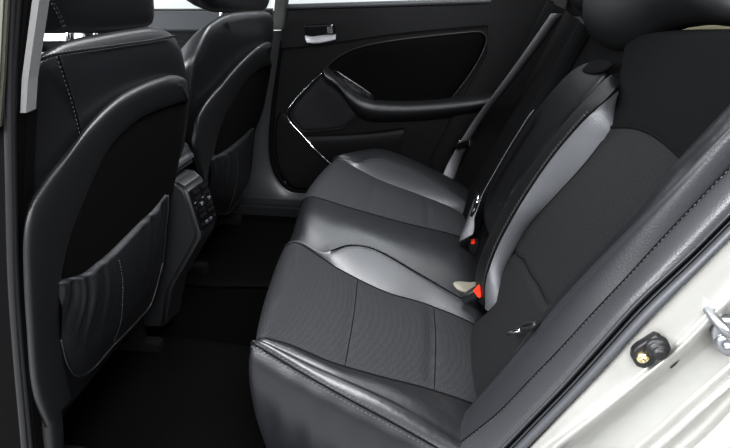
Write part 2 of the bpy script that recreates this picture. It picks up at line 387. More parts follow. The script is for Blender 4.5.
# ------------------------------------------------------------------ front seats
def front_seat(label, P0, d, near, tilt=.22):
    N = np.array([1, 0, -tilt]); n = N/np.linalg.norm(N)
    lim = lambda ps: ps if near else [A([p[0], min(max(p[1], .672), 1.375), p[2]]) for p in ps]
    body = lim(on(d['body'], P0, N))
    bc = np.mean(body, 0)
    zb = .30
    s = thing('front_seat', label, 'car seat', (bc[0]-.2, bc[1], zb), 'front seats')
    mb = MB(); mb.pillow(body, n, .022, .125, n=140, rings=9, pw=7, drop=.09)
    br = mb.build('backrest', LEA, s)
    sb = MB()
    for line, offs in d['seams']:
        ps = on(line, P0, N, offs); mb2 = None
        for k in (-1, 1): stitch(sb, [p+A([0, 0, .0022*k]) if abs(ps[0][2]-ps[-1][2]) < .1 else p+A([0, .003*k, 0]) for p in ps], r=.0010)
    sb.build('stitching', THREAD, br)
    sm_ = MB()
    for line, offs in d['seams']: sm_.tube(on(line, P0, N, offs-.001), .0022, n=6, k=50)
    sm_.build('seam', SEAM, br)
    # hard shell: arch band
    o = d['outer']; i = d['inner']
    rails = [on(o, P0, N, .0), on(o, P0, N, .030), on([((a[0]*.65+b[0]*.35), (a[1]*.65+b[1]*.35)) for a, b in zip(o, i)], P0, N, .040),
             on(i, P0, N, .032), on(i, P0, N, .012)]
    rails = [lim(r) for r in rails]
    mb = MB(); mb.grid(patch(rails, nv=90, nu=6, up=n)); mb.build('back_shell', PLA, s, label='arched hard plastic shell')
    mb = MB(); mb.pillow(on(d['panel'], P0, N, .022), n, .008, .006, n=110, rings=6, pw=8, sharp=True); mb.build('back_panel', PANEL, s, label='matt black fabric panel')
    # gathered pocket
    T = on(d['ptop'], P0, N, .034); B = on(d['pbot'], P0, N, .034)
    def wr(u, v):
        e = .026*math.sin(math.pi*min(max(u, .02), .98))**.7*(v*(1-v**3)*.9+.35*(v > 0)*sm(v*3))*1.0
        g0, g1 = d['gather']
        def amp(u): return max(0, 1-abs(u-g0[0])/g0[1])**.6+max(0, 1-abs(u-g1[0])/g1[1])**.6
        ph = 2*math.pi*(u*d['nw']+.25*math.sin(5*v)+.12*math.sin(u*31))
        return e+d['wamp']*amp(u)*(math.sin(ph)+.35*math.sin(2.3*ph+1))*sm((v-.1)/.9)**1.6*(1 if v < .97 else .6)
    rl = [spline([b, b*.5+t*.5, t], 8) for t, b in zip(T, B)]
    G = patch(rl, nv=44, nu=14, up=n, fn=wr)
    lipb = np.array([[p-n*.016 for p in G[-1]]]); G = np.concatenate([G, lipb])
    mb = MB(); mb.grid(G); pk = mb.build('map_pocket', POCK, s, label='gathered elastic leather pocket')
    sb = MB(); k = d['pseam']*14
    stitch(sb, [G[j, k]+n*.001 for j in range(2, 42)], r=.0009, dash=.004, gap=.003); sb.build('stitching', THREAD, pk)
    mb = MB(); mb.tube([G[j, -1] for j in range(0, 44)]+[], .0025, n=6); mb.tube(list(G[0, ::-1][::4]), .0025, n=6); mb.build('pocket_edge', PLA, pk)
    # headrest
    h = on(d['head'], P0, N, -.015); mb = MB(); mb.pillow(h, n, .018, .09, n=100, rings=8, pw=6)
    hr = mb.build('headrest', LEA, s)
    if d.get('hseam'):
        sb = MB(); q = on(d['hseam'], P0, N, .002); stitch(sb, q, r=.001); stitch(sb, [p+A([0, -.006, 0]) for p in q], r=.001); sb.build('stitching', THREAD, hr)
    for q in d['posts']:
        p = on([q], P0, N, -.04)[0]; mb = MB(); mb.tube([p-A([.012, 0, .05]), p+A([.008, 0, .035])], .006, n=10); mb.build('headrest_post', CHR, hr)
    # seat cushion and runners
    y0, y1 = d['yr']; x1 = bc[0]-.11
    prof = lambda y, e: [np.array([x1+.02, y, .47-e]), np.array([x1-.1, y, .50-e]), np.array([x1-.3, y, .525-e]), np.array([x1-.44, y, .535-e]), np.array([x1-.50, y, .51-e]), np.array([x1-.51, y, .45-e*.3]), np.array([x1-.47, y, .40])]
    R_ = [[A([p[0], y0, .40]) for p in prof(y0, 0)], prof(y0, .03), prof(y0+.04, -.01), prof(y0+.11, .012), prof((y0+y1)/2, .015), prof(y1-.11, .012), prof(y1-.04, -.01), prof(y1, .03), [A([p[0], y1, .40]) for p in prof(y1, 0)]]
    mb = MB(); mb.grid(patch(R_, nv=40, nu=6)); mb.box((x1-.23, (y0+y1)/2, .405), (.22, 0, 0), (0, (y1-y0)/2-.03, 0), (0, 0, .012)); mb.build('seat_cushion', LEA, s)
    for y in (y0+.06, y1-.06):
        mb = MB(); mb.box((x1-.22, y, .318), (.26, 0, 0), (0, .018, 0), (0, 0, .018))
        for xx in (x1-.42, x1-.02): mb.box((xx, y, .36), (.02, 0, 0), (0, .012, 0), (0, 0, .045))
        mb.build('seat_rail', PLD, s, bevel=.004)
    if near:
        mb = MB(); mb.pillow(on([(38, 391), (46, 387), (54, 396), (57, 420), (56, 470), (36, 470), (36, 420)], *Y(.085)), (0, -1, 0), .02, .03, n=48, rings=5, pw=4)
        mb.build('recliner_cover', PLA, s)
    return s
near_d = dict(
    body=[(38, 428), (24, 360), (21, 300), (20, 200), (21, 120), (25, 78), (33, 61), (48, 50), (66, 41), (99, 34), (130, 29), (152, 27), (168, 32), (177, 42), (182, 60), (185, 80), (187, 100),
          (183, 135), (175, 178), (167, 215), (161, 275), (149, 305), (113, 349), (88, 380), (60, 412), (40, 428)],
    seams=[([(30, 64), (51, 56), (77, 51.5), (103, 48), (130, 44), (151, 41), (176, 36)], .016), ([(58, 56), (66, 80), (74, 106), (81, 134)], .022)],
    outer=[(46, 428), (33, 390), (27, 325), (24, 262), (25, 228), (30, 206), (40, 188), (52, 171), (70, 149), (86, 128), (103, 110), (122, 95), (144, 84), (158, 79), (170, 76), (179, 77), (186, 82), (188, 100)],
    inner=[(70, 400), (60, 340), (59, 300), (60, 276), (68, 239), (82, 201), (95, 172), (106, 151), (118, 136), (130, 125), (142, 116), (155, 110), (166, 106), (175, 103), (182, 101), (187, 101)],
    panel=[(57, 295), (59, 276), (67, 239), (81, 201), (94, 172), (105, 151), (117, 136), (129, 125), (141, 116), (155, 110), (166, 106), (178, 103), (187, 101), (183, 135), (176, 174), (170, 198), (164, 230), (160, 275), (149, 302), (113, 346), (90, 372), (76, 376), (65, 352), (59, 320)],
    ptop=[(59, 284), (72, 279), (85, 274), (99, 263), (112, 252), (127, 237), (142, 222), (155, 210), (167, 195)],
    pbot=[(61, 340), (68, 365), (79, 376), (94, 368), (113, 346), (126, 333), (139, 319), (152, 302), (163, 262)],
    gather=((.16, .30), (.86, .16)), nw=8.5, wamp=.0055, pseam=4,
    head=[(36, 28), (42, 33), (70, 33), (100, 33), (125, 31), (144, 27), (151, 20), (150, -10), (142, -60), (122, -95), (84, -106), (52, -95), (39, -40), (35, 0)],
    hseam=[(52, -2), (57, 8), (62, 18), (66, 28)], posts=[(70, 34), (97, 33)], yr=(.10, .58))
far_d = dict(
    body=[(236, 206), (226, 214), (214, 214), (206, 192), (198, 166), (190, 148), (186, 120), (184, 78), (187, 62), (198, 45), (207, 27), (217, 18), (229, 13), (250, 11), (266, 12), (272, 18), (272, 42), (270, 69), (263, 108), (253, 132), (250, 167), (246, 190), (238, 202)],
    seams=[([(227, 22), (231, 38), (233, 52), (233, 64)], .016)],
    outer=[(208, 205), (203, 184), (196, 164), (189, 148), (191, 134), (197, 118), (203, 106), (211, 95), (221, 84), (230, 73), (239, 63), (253, 50), (260, 45), (265, 43), (270, 43), (273, 46)],
    inner=[(212, 214), (208, 180), (212, 160), (216, 139), (219, 129), (223, 118), (227, 110), (232, 102), (238, 92), (244, 83), (253, 74), (260, 68), (266, 66), (272, 66)],
    panel=[(208, 178), (211, 160), (215, 139), (222, 118), (231, 102), (243, 83), (254, 73), (264, 67), (271, 66), (263, 108), (254, 130), (251, 167), (246, 190), (238, 202), (228, 213), (215, 214)],
    ptop=[(211, 160), (215, 157), (220, 155), (226, 151), (233, 146), (239, 141), (245, 136), (249, 132), (253, 128)],
    pbot=[(209, 190), (212, 205), (216, 212), (221, 214), (227, 214), (234, 207), (240, 199), (246, 189), (250, 168)],
    gather=((.28, .32), (.9, .1)), nw=8, wamp=.0035, pseam=4,
    head=[(199, -4), (204, 8), (212, 12), (230, 13), (252, 12), (264, 9), (268, 0), (266, -40), (256, -62), (236, -68), (214, -64), (202, -40)],
    posts=[(222, 13), (246, 12)], yr=(.84, 1.30))
front_seat('near black leather front seat seen from behind, gathered map pocket on its back', (-.27, .2, .70), near_d, True)
front_seat('far black leather front seat seen from behind, beyond the centre console', (-.24, .2, .85), far_d, False, .28)

# ------------------------------------------------------------------ centre console
cs = thing('centre_console', 'black centre console with rear air vents between the two front seats', 'console', (-.5, .67, .30))
CY0, CY1 = .560, .645; SK = .014
def cy(px): return at(px, (0, CY0, 0), (0, -1, 0))
c_lid, v_top, v_bot, c_a, c_b, c_c = [cy(p) for p in ((172, 181), (186, 190), (199, 233), (198, 241), (190, 255), (170, 290))]
front = lambda x, z: A([x, .615, z])
pr = [front(-.95, .30), front(-.42, .30), c_c+A([-.05, .02, -.14]), c_c, c_b, c_a, v_bot, v_top, c_lid+A([0, 0, -.003]), front(-.32, c_lid[2]-.01), front(-.95, .70)]
mb = MB(); mb.prism(pr, (SK, CY1-CY0, 0)); mb.build('console_body', CONS, cs, bevel=.010, seg=3)
lz = c_lid[2]; lx = c_lid[0]
pr = [front(-.62, lz), c_lid+A([-.012, -.002, .003]), c_lid+A([.002, -.002, .012]), c_lid+A([-.002, -.002, .036]), c_lid+A([-.022, -.002, .056]), front(lx-.09, lz+.066), front(-.62, lz+.05)]
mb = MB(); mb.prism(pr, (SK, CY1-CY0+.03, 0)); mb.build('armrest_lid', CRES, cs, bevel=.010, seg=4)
f0 = v_top*.97+v_bot*.03; f1 = v_bot*.97+v_top*.03; f0[1] = f1[1] = 0; fv = f1-f0; L = np.linalg.norm(fv); fv /= L
ud = A([SK, CY1-CY0, 0]); ud /= np.linalg.norm(ud); fn_ = np.cross(fv, ud)
if fn_[0] < 0: fn_ = -fn_
def V(u, v, w): return f0+A([0, CY0, 0])+ud*(u-CY0)+fv*v+fn_*w
u0, u1 = CY0+.006, CY1-.006
mb = MB(); mb.box(V((u0+u1)/2, L*.52, .002), ud*((u1-u0)/2), fv*(L*.50), fn_*.003); vp = mb.build('vent_panel', GLOSS, cs, bevel=.002)
um = (u0+u1)/2
for (a, b) in ((u0+.004, um-.002), (um+.002, u1-.004)):
    for k in range(5):
        mb = MB(); mb.box(V((a+b)/2, L*(.10+.145*k), .007), ud*((b-a)/2-.002), fv*.0040+fn_*.003, fn_*.0010-fv*.0006); mb.build('louvre', PANEL, vp, bevel=.0008)
    mb = MB(); mb.box(V((a+b)/2, L*.40, .012), ud*.005, fv*.004, fn_*.003); mb.build('vent_tab', CHR, vp, bevel=.001, label='small chrome vent tab')
for k in range(4):
    mb = MB(); mb.box(V(u0+.010+.018*k, L*.90, .006), ud*.005, fv*.0035, fn_*.002); mb.build('seat_heater_button' if k % 3 else 'vent_wheel', STEEL if k in (1, 2) else PLD, vp, bevel=.001)

# ------------------------------------------------------------------ rear seat cushion
rc = thing('rear_seat', 'wide black leather rear bench seat with fabric seat areas and reclined backrest', 'car seat', (.3, .68, .30))
def rail(px, off=0., tail=True, ns=1.):
    ps = on(px, CUSH[0], CUSH[1], off if np.ndim(off) == 0 else 0.)
    if np.ndim(off): ps = [on([p], CUSH[0], CUSH[1], o)[0] for p, o in zip(px, np.interp(np.linspace(0, 1, len(px)), np.linspace(0, 1, len(off)), off))]
    p = ps[0]
    nose = [p+A(q) for q in ((.02, 0, .315-p[2]), (-.015, 0, -.20), (-.030, 0, -.125), (-.038, 0, -.07), (-.036, 0, -.035), (-.024, 0, -.008))]
    nose = [A([p[0]+(q[0]-p[0])*ns, q[1], q[2]]) for q in nose]
    nose[0] = A([p[0]+.02, p[1], .315])
    out = nose+ps
    if tail: e = ps[-1]; d = (ps[-1]-ps[-2]); d /= np.linalg.norm(d); out = out+[e+d*.05-A([0, 0, .015])]
    return out
NV = 80
PX1 = [(252, 343), (275, 357), (300, 372), (350, 400), (400, 427), (437, 448), (470, 467)]
r1 = rail(PX1, .0, ns=.12)
r1b = rail([(257, 340), (280, 350), (312, 365), (360, 386), (402, 405), (440, 428), (478, 452)], [.0, .002, .004, .006, .005], ns=.25)
r2 = rail([(262, 338), (272, 340), (290, 345), (330, 362), (385, 378), (421, 387), (475, 405)], [.0, -.004, -.008, -.008, -.006], ns=.4)
r3 = rail([(297, 243), (320, 257), (340, 270), (385, 292), (425, 304), (471, 323)], [0, -.006, -.006, -.006, -.004])
r4 = rail([(299, 241), (322, 252), (331, 250), (350, 245), (375, 249), (420, 274), (470, 303)], [.001, .004, .010, .014, .014, .012, .008])
r4m = rail([(308, 216), (331, 223), (352, 226), (385, 236), (425, 250), (467, 268)], .019)
r5 = rail([(313, 197), (350, 208), (375, 215), (400, 222), (460, 237)], 0)
r6 = rail([(341, 160), (360, 170), (380, 180), (420, 195), (452, 208)], [0, -.006, -.008, -.008])
r7 = rail([(342, 158), (359, 163), (370, 159), (385, 160), (420, 174), (462, 199)], [.002, .008, .012, .014, .012])
r8 = rail([(343, 156), (360, 151), (385, 150), (430, 168), (470, 190)], [0, .008, .014, .016, .012])
r9 = [p+A([0, .03, -.04]) for p in r8]
def wav(a, f1, f2, ph=0):
    return lambda u, v: a*math.sin(f1*u+3*v+ph)*math.sin(f2*v+2*u)*math.sin(math.pi*u)
def ins_fn(u, v):    # transverse tucks across the seat area
    e = 0
    for c, w, a in ((.60, .014, .0022), (.815, .014, .004)): e -= a*math.exp(-((v-c)/w)**2)
    return e*min(1, 8*u, 8*(1-u))+.0016*math.sin(9*v+2*u)*math.sin(math.pi*u)
mb = MB(); Gb = patch([r1, r1b, r2], nv=NV, nu=10, bulge=[.004, .003], fn=wav(.0009, 9, 24)); mb.grid(Gb); bol = mb.build('side_bolster', LEA2, rc)
mb = MB(); Gi = patch([r2, [(a*.5+b*.5) for a, b in zip(spline(r2, 30), spline(r3, 30))], r3], nv=110, nu=20, bulge=0, fn=lambda u, v: .012*math.sin(math.pi*u)**.6+ins_fn(u, v)); mb.grid(Gi); insn = mb.build('seat_insert', FAB, rc, label='near perforated fabric seat area')
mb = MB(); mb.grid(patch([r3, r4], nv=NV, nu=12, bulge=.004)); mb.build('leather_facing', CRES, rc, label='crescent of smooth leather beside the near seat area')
mb = MB(); mb.grid(patch([r4, r4m, r5], nv=NV, nu=12, bulge=0, fn=wav(.0008, 5, 9))); mb.build('centre_section', LEA, rc, label='smooth leather middle seat')
mb = MB(); mb.grid(patch([r5, [(a*.5+b*.5) for a, b in zip(spline(r5, 30), spline(r6, 30))], r6], nv=100, nu=16, fn=lambda u, v: .012*math.sin(math.pi*u)**.6+ins_fn(u, v))); mb.build('seat_insert', FAB, rc, label='far perforated fabric seat area')
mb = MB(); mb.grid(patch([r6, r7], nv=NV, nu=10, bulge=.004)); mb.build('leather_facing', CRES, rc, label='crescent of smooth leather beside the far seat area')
mb = MB(); mb.grid(patch([r7, r8, r9], nv=NV, nu=8, bulge=[.006, 0])); mb.build('side_bolster', LEA, rc)
# near skirt below the seam
p1 = spline(on(PX1, *CUSH), 26)
cols = [spline(r1[:7][::-1], 12)]
cols.append(spline([p1[0]+A([.004, -.001, 0]), p1[0]+A([-.002, -.014, -.03]), p1[0]+A([-.004, -.020, -.09]), p1[0]+A([.002, -.018, -.18]), A([p1[0][0]+.02, p1[0][1]-.01, .315])], 12))
for p in p1[2:]:
    cols.append(spline([p, p+A([-.001, -.013, -.022]), p+A([-.002, -.024, -.08]), p+A([0, -.020, -.16]), A([p[0], p[1]-.006, .315])], 12))
mb = MB(); mb.grid(patch(cols, nv=36, nu=3, up=(0, -1, 0), fn=lambda u, v: .0016*math.sin(40*u+4*v)*math.sin(math.pi*v))); mb.build('skirt', LEA, rc, label='leather skirt on the near side')
# lining that closes the bench underneath and behind
mb = MB(); mb.box((.27, .66, .42), (.20, 0, -.03), (0, .44, 0), (0, 0, .06)); mb.build('foam_core', SEAM, rc)
# seams
sb = MB()
for px, o_ in (([(300-48, 343), (275, 357), (300, 372), (350, 400), (400, 427), (437, 448), (460, 461)], .002),):
    q = on(px, CUSH[0], CUSH[1], o_)
    stitch(sb, [p+A([0, .006, .001]) for p in q], r=.0011); stitch(sb, [p+A([0, -.006, -.003]) for p in q], r=.0011)
sb.build('stitching', THREAD, bol); sb = MB()
for px in ([(331, 251), (350, 245.5), (375, 249.5), (420, 274.5), (470, 303.5)],):
    q = on(px, CUSH[0], CUSH[1], .0165); stitch(sb, [p+A([0, .006, 0]) for p in q], r=.0010); stitch(sb, [p+A([0, -.005, -.001]) for p in q], r=.0010)
sb.build('stitching', THREAD, rc); sb = MB()
q = on([(359, 163), (370, 159), (385, 160), (420, 174), (462, 199)], CUSH[0], CUSH[1], .016); stitch(sb, q, r=.001)
sb.build('stitching', THREAD, rc)
sb = MB()
sb.tube(on(PX1, CUSH[0], CUSH[1], .0005), .0020, n=6, k=60)
sb.tube(on([(331, 251), (350, 245.5), (375, 249.5), (420, 274.5), (470, 303.5)], CUSH[0], CUSH[1], .0145), .0018, n=6, k=60)
for j in (66, 90): sb.tube([Gi[j, i]-A([0, 0, .0008]) for i in range(0, 41, 2)], .0015, n=6)
sb.tube(spline(r3, 60)[5:], .002, n=6); sb.tube(spline(r5, 60)[5:], .002, n=6); sb.tube(spline(r2, 60)[5:], .002, n=6)
sb.build('seam', SEAM, rc)

# ------------------------------------------------------------------ rear seat backrest
rb = rc
def B(px, off=0.): return on(px, BACK[0], BACK[1], off)
NB = np.array([-1, 0, .40])/np.linalg.norm([-1, 0, .40])
def Bv(px, offs): return [B([p], o)[0] for p, o in zip(px, np.interp(np.linspace(0, 1, len(px)), np.linspace(0, 1, len(offs)), offs))]
def BP(y, z, off=0.): return np.array([.46+.40*(z-.50), y, z])+NB*off
# supporting core
mb = MB(); mb.prism([A([.48, .13, .40]), A([.735, .13, 1.06]), A([.82, .13, 1.06]), A([.60, .13, .40])], (0, 1.15, 0)); mb.build('back_core', SEAM, rb, bevel=.02)
# near occupant's back
kin = [(475, 400), (500, 370), (530, 332), (560, 294), (600, 250), (640, 208), (664, 178), (681, 157), (700, 136), (730, 104), (752, 80)]
k0 = B(kin, .004)
arcL, arcR = (612, 127), (681, 157)
seamA = B([(612, 127), (634, 127.5), (652, 134), (668, 145), (681, 157)], .004)
low = [(474, 322), (488, 318), (497, 303)]
insR = [(476, 322), (497, 303), (501, 285), (505, 270), (516, 248), (530, 225), (555, 197), (580, 170), (597, 149), (612, 127)]
insL = [(475, 400), (500, 370), (530, 332), (560, 294), (600, 250), (640, 208), (660, 183), (681, 157)]
# fabric insert between the leather strip and the outer side, up to the arched seam
def ins_b(u, v): return .014*math.sin(math.pi*u)**.6*(1-v**6)-.004*math.exp(-((v-.42-.06*(u-.5))/.012)**2)
up_r = [B(insR, .002)]
m = []
a = spline(B(insR, .002), 60); b = spline(B(insL, .002), 60); c = spline(seamA, 11)
rl = []
for k in range(11):
    t = k/10; line = a*(1-t)+b*t
    end = c[k]; w = sm((np.linspace(0, 1, 60)-.55)/.45)[:, None]
    rl.append(line+(end-line[-1])*w)
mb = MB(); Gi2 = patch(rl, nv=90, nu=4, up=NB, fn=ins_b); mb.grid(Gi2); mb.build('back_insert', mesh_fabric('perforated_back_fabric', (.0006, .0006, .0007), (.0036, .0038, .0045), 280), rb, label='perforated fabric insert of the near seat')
# upper smooth piece
topL = B([(612, 127), (615, 110), (617, 92), (621, 72), (624, 50), (628, 36)], .004); topR = B([(681, 157), (700, 136), (730, 104), (752, 80), (768, 60), (778, 40)], .004)
a = spline(topL, 40); b = spline(topR, 40); rl = []
for k in range(11):
    t = k/10; line = a*(1-t)+b*t; w = 1-sm(np.linspace(0, 1, 40)/.5)[:, None]; rl.append(line+(c[k]-line[0])*w)
rl = [np.vstack([r, r[-1]+A([.05, 0, .006]), r[-1]+A([.09, 0, -.03])]) for r in rl]
mb = MB(); mb.grid(patch(rl, nv=60, nu=4, up=NB, fn=lambda u, v: .008*math.sin(math.pi*u)**.6*math.sin(math.pi*min(1, v*1.2))**.5)); mb.build('shoulder_pad', CLOTH, rb, label='plain cloth upper pad of the near seat')
# near leather edge
k1 = B([(470, 420), (505, 378), (535, 338), (565, 300), (608, 258), (648, 216), (672, 187), (690, 166), (712, 146), (742, 114), (764, 90)], .012)
k2 = [p+A([.05, -.03, 0]) for p in k1]
mb = MB(); mb.grid(patch([k0, k1, k2], nv=60, nu=8, up=NB, bulge=[.004, 0])); mb.build('outer_strip', LEA2, rb)
# leather strip, the light on it put into a paler colour
k3 = B([(489, 312), (497, 303), (501, 285), (505, 270), (516, 248), (530, 225), (555, 197), (580, 170), (597, 149), (612, 127), (615, 110), (617, 92)], .002)
k4 = Bv([(486, 306), (485, 298), (485, 285), (488, 270), (496, 248), (511, 219), (528, 191), (551, 158), (574, 130), (592, 111), (605, 100), (617, 90)], [.004, .02, .036, .045, .045, .045, .04, .012])
mb = MB(); mb.grid(patch([k3, k4], nv=80, nu=12, up=NB, bulge=.005)); ls = mb.build('leather_strip', STRIP, rb, label='wide leather strip beside the near insert, lit tone painted in')
k5 = Bv([(481, 300), (479, 291), (477, 276), (480, 262), (487, 244), (502, 213), (520, 183), (543, 152), (565, 124), (583, 103), (596, 89), (606, 80), (613, 75)], [-.01, .005, .02, .03, .034, .034, .028, .008])
k4x = Bv([(486, 306), (485, 298), (485, 285), (488, 270), (496, 248), (511, 219), (528, 191), (551, 158), (574, 130), (592, 111), (605, 100), (614, 90), (617, 84)], [.004, .02, .036, .045, .045, .045, .04, .012])
k5b = [p+A([.05, .012, 0]) for p in k5]
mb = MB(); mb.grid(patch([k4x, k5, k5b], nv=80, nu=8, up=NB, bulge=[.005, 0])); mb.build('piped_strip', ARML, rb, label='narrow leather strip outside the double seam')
sb = MB(); q = [p+NB*.0025 for p in k4]
stitch(sb, q, r=.0011); stitch(sb, [p+A([0, .007, 0]) for p in q], r=.0011); sb.build('stitching', THREAD, ls); sb = MB(); stitch(sb, c+NB*.002, r=.0006)
sb.build('stitching', THREAD, rb)
sb = MB(); sb.tube(q-NB*.002 if isinstance(q, np.ndarray) else [p-NB*.002 for p in q], .0028, n=6, k=70); sb.tube(c, .003, n=6, k=40); sb.tube(spline(B(insR, .002), 60), .002, n=6)
j0 = 38
sb.tube([Gi2[int(round(38+5*(i/40-.5))), i] for i in range(0, 41, 4)], .0014, n=6, k=30)
sb.build('seam', SEAM, rb)
# middle: backing and fold-down armrest
k6 = [BP(y, z, -.012) for y, z in ((.64, .47), (.64, .7), (.60, .9), (.54, 1.07))]; k7 = [BP(y, z, -.012) for y, z in ((.86, .47), (.86, .7), (.84, .9), (.82, 1.07))]
mb = MB(); mb.grid(patch([[BP(.52, z, -.02) for z in (.47, .7, .9, 1.07)], k6, k7, [BP(.92, z, -.02) for z in (.47, .7, .9, 1.07)]], nv=30, nu=6, up=NB)); mb.build('centre_backing', CLOTH, rb)
mb = MB()
arm = B([(495, 241), (488, 232), (484, 216), (488, 196), (503, 166), (527, 126), (556, 88), (580, 66), (600, 64), (606, 72), (593, 93), (563, 127), (541, 156), (519, 187), (503, 220)], .004)
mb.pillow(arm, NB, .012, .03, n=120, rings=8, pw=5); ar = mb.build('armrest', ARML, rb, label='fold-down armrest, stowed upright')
mb = MB(); mb.pillow(B([(582, 70), (590, 62), (604, 60), (612, 64), (604, 71), (590, 74)], .014), NB, .002, .01, n=40, rings=4, pw=6); mb.build('dark_recess_pad', SEAM, ar)  # flat dark pad added in place of a shaded recess
# far occupant's back
def vr(y, off, z0=.45, z1=1.07): return [BP(y+.03*(z-.5)*0, z, off) for z in np.linspace(z0, z1, 6)]
mb = MB(); mb.grid(patch([vr(.86, -.01), vr(.88, .012), vr(.95, .004)], nv=40, nu=8, up=NB, bulge=.004)); mb.build('leather_strip', CLOTH, rb, label='leather strip of the far seat')  # leather given a darker material, shade put into the colour
mb = MB(); mb.grid(patch([vr(.95, .004), vr(1.05, .010), vr(1.15, .004)], nv=40, nu=8, up=NB)); mb.build('back_insert', CLOTH, rb, label='dark insert of the far seat')
mb = MB(); mb.grid(patch([vr(1.15, .004), vr(1.2, .03), vr(1.27, .04), vr(1.32, .01)], nv=40, nu=8, up=NB)); mb.build('outer_strip', CLOTH, rb)  # shade on this far leather also put into the darker material
# headrests
HP = (A(BACK[0])+A([.0, 0, 0]), BACK[1])
mb = MB(); h = on([(591, 20), (593, 34), (600, 44), (612, 50), (628, 49), (646, 40), (668, 28), (700, 22), (735, 21), (752, 0), (758, -50), (735, -100), (680, -115), (625, -100), (598, -50)], HP[0], HP[1], -.005)
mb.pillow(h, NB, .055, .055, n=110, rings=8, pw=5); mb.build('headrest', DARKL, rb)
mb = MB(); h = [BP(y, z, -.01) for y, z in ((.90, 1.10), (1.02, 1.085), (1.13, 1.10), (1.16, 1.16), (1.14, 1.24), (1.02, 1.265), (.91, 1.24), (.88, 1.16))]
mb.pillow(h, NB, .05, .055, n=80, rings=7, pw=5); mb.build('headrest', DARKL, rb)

# ------------------------------------------------------------------ near side bolster by the door opening
e0 = B([(432, 500), (442, 462), (452, 437), (485, 394), (526, 346), (567, 295), (607, 253), (648, 215), (698, 166), (738, 127), (788, 79)], .0)
st = [at(p, (0, y, 0), (0, 1, 0)) for p, y in zip([(425, 478), (455, 448), (478, 430), (500, 412), (530, 381), (560, 350), (595, 312), (630, 275), (660, 242), (690, 210), (730, 168), (790, 105)], np.linspace(.115, .055, 12))]
s0 = [at(p, (0, y, 0), (0, 1, 0)) for p, y in zip([(460, 488), (500, 447), (530, 416), (560, 385), (600, 340), (637, 299), (690, 250), (730, 210), (790, 150)], np.linspace(.035, .02, 9))]
e1 = [(a*.5+b*.5)+A([-.018, -.006, .006]) for a, b in zip(spline(e0, 12), spline(st, 12))]
e0b = [(a*.80+b*.20)+A([-.010, -.002, .004]) for a, b in zip(spline(e0, 12), spline(st, 12))]
e0 = [p+A([.030, .010, -.008]) for p in e0]
e00 = [p+A([.05, .02, -.01]) for p in e0]
sbm = thing('seat_side_bolster', 'long black leather side bolster with stitched edge along the door opening', 'seat bolster', (.55, .1, .5))
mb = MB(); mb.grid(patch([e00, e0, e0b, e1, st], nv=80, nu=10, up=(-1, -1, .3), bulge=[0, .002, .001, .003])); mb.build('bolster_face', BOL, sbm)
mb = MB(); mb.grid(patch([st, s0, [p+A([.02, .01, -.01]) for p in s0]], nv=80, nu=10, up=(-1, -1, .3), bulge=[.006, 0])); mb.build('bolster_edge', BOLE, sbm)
sb = MB(); stitch(sb, [p+A([-.002, -.004, .001]) for p in st], r=.0009, dash=.0035, gap=.0035); stitch(sb, [p+A([-.001, -.013, -.004]) for p in st], r=.0009, dash=.0035, gap=.0035); sb.build('stitching', THREAD, sbm)
sb = MB(); sb.tube(st, .0022, n=6, k=70); sb.build('seam', SEAM, sbm)

# ------------------------------------------------------------------ rubber door seal
sA = [(460, 488), (500, 447), (530, 416), (560, 385), (600, 340), (637, 299), (690, 250), (730, 210), (790, 150)]
sB = [(490, 488), (528, 448), (562, 413), (600, 374), (638, 333), (673, 297), (706, 264), (732, 238), (792, 178)]
def lerp(t): a = spline([(*p, 0) for p in sA], 30); b = spline([(*p, 0) for p in sB], 30); return [(q[0], q[1]) for q in a*(1-t)+b*t]
rails = [on(lerp(t), *Y(y)) for t, y in ((0, .03), (.03, .012), (.12, .003), (.21, .008), (.26, .018), (.30, .018), (.35, .006), (.42, .000), (.47, .004), (.53, -.003), (.75, -.009), (.95, -.008), (1.0, .012))]
mb = MB(); mb.grid(patch(rails, nv=80, nu=4, up=(0, -1, 0), linear=False))
tag(mb.build('weatherstrip', RUB), 'ribbed black rubber weatherstrip between leather side bolster and silver body', 'door seal')

# ------------------------------------------------------------------ silver body beside the opening
cb = thing('car_body', 'champagne silver car body panel around the door opening, bottom right', 'car body', (.62, -.01, .60))
def ln(px, y): return on(px, *Y(y))
b0 = [(480, 495), (528, 446), (562, 411), (600, 372), (638, 331), (673, 295), (706, 262), (732, 236), (800, 168)]
b1 = [(505, 492), (557, 448), (588, 424), (620, 399), (651, 374), (682, 349), (706, 325), (730, 301), (800, 231)]
b2 = [(603, 485), (648, 448), (669, 430), (690, 411), (711, 393), (731, 376), (760, 352), (790, 326), (850, 270)]
b3 = [(655, 478), (692, 448), (712, 430), (731, 410), (750, 390), (770, 370), (800, 342), (830, 312), (880, 262)]
b4 = [(720, 560), (780, 500), (800, 480), (820, 460), (840, 440), (860, 420), (890, 390), (920, 360), (960, 320)]
def sh(ps, d): return [(p[0]+d, p[1]+d*.9) for p in ps]
rails = [ln(b0, .012), ln(sh(b0, 2), -.003), ln(sh(b1, -7), -.006), ln(sh(b1, -2), -.016), ln(sh(b1, 2), -.012), ln(sh(b1, 7), .010), ln(sh(b2, -26), .016), ln(sh(b2, -6), .006), ln(b2, -.012), ln(sh(b2, 6), -.018),
         ln(sh(b3, -10), -.012), ln(sh(b3, -4), -.018), ln(b3, -.030), ln(sh(b3, 8), -.036), ln(b4, -.07)]
mb = MB(); mb.grid(patch(rails, nv=60, nu=5, up=(0, -1, 0))); mb.build('body_panel', SILV, cb)
